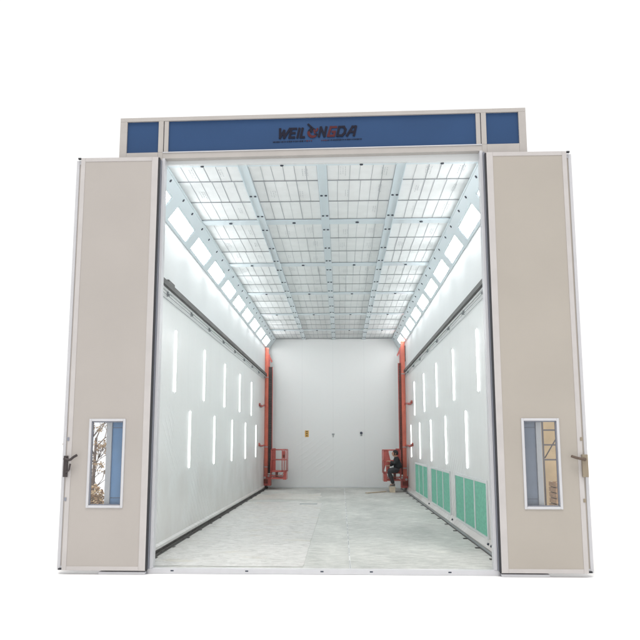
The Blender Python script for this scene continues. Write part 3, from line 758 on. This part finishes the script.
# jacket
V = [(2.11, YB, .76), (2.125, YB, .88), (2.095, YB, 1.05), (2.06, YB, 1.15)]; R = [(.150,.165), (.138,.155), (.138,.168), (.060,.065)]; E = [(0,1),(1,2),(2,3)]
for sgn in (-1, 1):
    i = len(V); ch = arms[sgn][1]; V += [ch[0], ch[1], ch[2]]; R += [.070, .062, .050]; E += [(2,i),(i,i+1),(i+1,i+2)]
skin_mesh('jacket', V, E, R, 0, 'jacket', person, pb)
V = [(2.10, YB, .755), (2.115, YB, .83)]; R = [(.135,.155), (.125,.145)]; E = [(0,1)]
for sgn in (-1, 1):
    i = len(V); V += legs[sgn][:4]; R += [.105, .082, .070, .058]; E += [(0,i),(i,i+1),(i+1,i+2),(i+2,i+3)]
skin_mesh('trousers', V, E, R, 0, 'trouser', person, pb)
for sgn in (-1, 1):
    a = legs[sgn][3]; 
    b = MB(); rr_ = []
    for x, zt, hw in ((.045, .275, .030), (.0, .285, .040), (-.06, .245, .043), (-.12, .215, .045), (-.165, .200, .030)):
        rr_.append([b.bm.verts.new((a[0]+x, a[1]+yy*hw, z)) for yy, z in ((-1, .178), (-1, .20), (-.7, zt), (.7, zt), (1, .20), (1, .178))])
    for p, q in zip(rr_, rr_[1:]):
        for i in range(6): 
            f = b.bm.faces.new((p[i], p[(i+1)%6], q[(i+1)%6], q[i])); f.material_index = b.mi('sole' if i in (0, 4, 5) else 'shoe'); f.smooth = True
    b.bm.faces.new(rr_[0]).material_index = 0; b.bm.faces.new(rr_[-1][::-1]).material_index = 0
    local(b.build('shoe', bevel=.006), person, pb)
b = MB()
b.box(1.82, 2.03, YB-.15, YB+.15, .148, .176, 'wood'); b.box(1.84, 2.01, YB-.14, YB+.14, .001, .147, 'wood')
tag(b.build('wooden_step', loc=(1.91, YB, 0)), 'low pale wooden step on the floor under the feet of the seated person', 'step')

# ------------------------------------------------------------------ what shows through the door windows
def bare_tree(base, h, spread, rseed):
    r = random.Random(rseed); t = tag(empty('bare_tree', base), 'thin bare tree seen through the window of the left door', 'tree')
    tr = MB(); cr = MB()
    top = Vector(base)+Vector((.05, 0, h*.55))
    tr.tube(base, top, .05, 'bark', 8, .03)
    def br(p, d, ln, rad, lev):
        q = p+d*ln; cr.tube(p, q, rad, 'bark', 5, rad*.6, caps=False)
        if lev == 0:
            for _ in range(2):
                c = q+Vector((r.uniform(-.05,.05), r.uniform(-.05,.05), r.uniform(-.05,.05))); a = Vector((r.uniform(-1,1), r.uniform(-1,1), r.uniform(-1,1))).normalized()*.03; e = a.orthogonal().normalized()*.018
                cr.poly([c-a, c+e, c+a, c-e], 'leaf')
            return
        for _ in range(3):
            nd = (d+Vector((r.uniform(-.7,.7), r.uniform(-.7,.7), r.uniform(-.25,.5)))).normalized(); br(q, nd, ln*.68, rad*.6, lev-1)
    for k in range(9):
        z = h*(.12+.05*k); a = r.uniform(0, 6.28)
        br(Vector(base)+Vector((.02, 0, z)), Vector((math.cos(a)*.6, math.sin(a)*.6, .65)).normalized(), spread*.36, .018, 3)
    local(tr.build('trunk'), t, base); local(cr.build('crown'), t, base)
bare_tree((-5.55, 8.0, -.035), 3.2, .95, 4)
b = MB(); r = random.Random(8)
for _ in range(1300):
    x = r.uniform(-.3, .3); y = r.gauss(0, .3); 
    z = max(0, .72*math.exp(-(x*x+y*y)/.12))*r.uniform(.3, 1)
    if abs(x) > .62: continue
    a = Vector((r.uniform(-1,1), r.uniform(-1,1), r.uniform(-.5,.5))).normalized()*r.uniform(.03,.06); e = a.orthogonal().normalized()*.03
    c = Vector((-5.16+x, 7.0+y, -.01+z)); b.poly([c-a, c+e, c+a, c-e], r.choice(('leaf', 'tanboard', 'crate')))
tag(b.build('leaf_pile'), 'heap of dry brown leaves below the bare tree behind the left door', 'leaf heap', kind='stuff')
def crate(x, y, z, w, h, label):
    t = tag(empty('wooden_crate', (x, y, z)), label, 'crate', 'crates behind the right door')
    b = MB()
    n_ = 4
    for k in range(n_):
        z0 = h*k/n_+.01; z1 = h*(k+1)/n_-.01
        b.box(-w, w, -w, -w+.02, z0, z1, 'crate'); b.box(-w, w, w-.02, w, z0, z1, 'crate'); b.box(-w, -w+.02, -w+.021, w-.021, z0, z1, 'crate'); b.box(w-.02, w, -w+.021, w-.021, z0, z1, 'crate')
    b.build('slats', t)
    b = MB()
    for sx in (-1, 1):
        for sy in (-1, 1): b.box(sx*(w-.022), sx*(w-.06), min(sy*(w-.022), sy*(w-.06)), max(sy*(w-.022), sy*(w-.06)), 0, h, 'wood')
    b.box(-w+.02, w-.02, -w+.021, w-.021, h-.06, h-.045, 'tanboard'); b.build('corner_posts', t)
crate(4.66, 5.6, -.035, .26, .46, 'brown slatted crate standing on the ground behind the window of the right door')
crate(4.66, 5.6, .43, .25, .42, 'brown slatted crate on top of another, behind the window of the right door')
base = (4.66, 6.3, -.035)
t = tag(empty('storage_rack', base), 'tan board and dark steel rack seen through the window of the right door', 'rack')
b = MB(); b.box(4.36, 4.98, 6.50, 6.52, 0, 2.3, 'tanboard'); local(b.build('back_board'), t, base)
b = MB()
for x in (4.38, 4.94):
    for y in (6.08, 6.46): b.box(x, x+.03, y, y+.03, -.035, 2.6, 'racksteel')
for z in (1.25, 1.55, 1.85, 2.15, 2.45): b.box(4.41, 4.94, 6.085, 6.105, z, z+.03, 'racksteel')
b.tube((4.42, 6.10, 1.3), (4.92, 6.10, 2.1), .012, 'racksteel', 6); b.tube((4.90, 6.11, 1.6), (4.45, 6.11, 2.4), .012, 'racksteel', 6)
local(b.build('rack_frame'), t, base)

# ------------------------------------------------------------------ light
w = bpy.data.worlds.new('World'); S.world = w; w.use_nodes = True
bg = w.node_tree.nodes['Background']; bg.inputs['Color'].default_value = (1, 1, 1, 1); bg.inputs['Strength'].default_value = 1.08
sd = bpy.data.lights.new('sun', 'SUN'); sd.energy = 1.5; sd.angle = math.radians(25); sd.color = (1, .97, .93)
so = bpy.data.objects.new('sun', sd); COL.objects.link(so)
so.rotation_euler = Vector((-.03, -.45, .95)).normalized().to_track_quat('Z', 'Y').to_euler()

# ------------------------------------------------------------------ camera
cd = bpy.data.cameras.new('camera'); cam = bpy.data.objects.new('camera', cd); COL.objects.link(cam); S.camera = cam
F, PIT, YAW, PX, PY_ = 767.48, .1561, .0383, 311.33, 322.34
cd.sensor_width = 36; cd.lens = F/640*36; cd.shift_x = (320-PX)/640; cd.shift_y = -(320-PY_)/640
cd.clip_end = 2000
cam.location = (.25, -10.035, 1.6)
cam.rotation_euler = (math.pi/2+PIT, 0, YAW)
S.view_settings.view_transform = 'Standard'; S.view_settings.look = 'None'; S.view_settings.gamma = 1; S.view_settings.exposure = 0
S.render.resolution_x = 1024; S.render.resolution_y = 1024
try:
    S.cycles.max_bounces = 10; S.cycles.diffuse_bounces = 8; S.cycles.transparent_max_bounces = 12
except Exception: pass
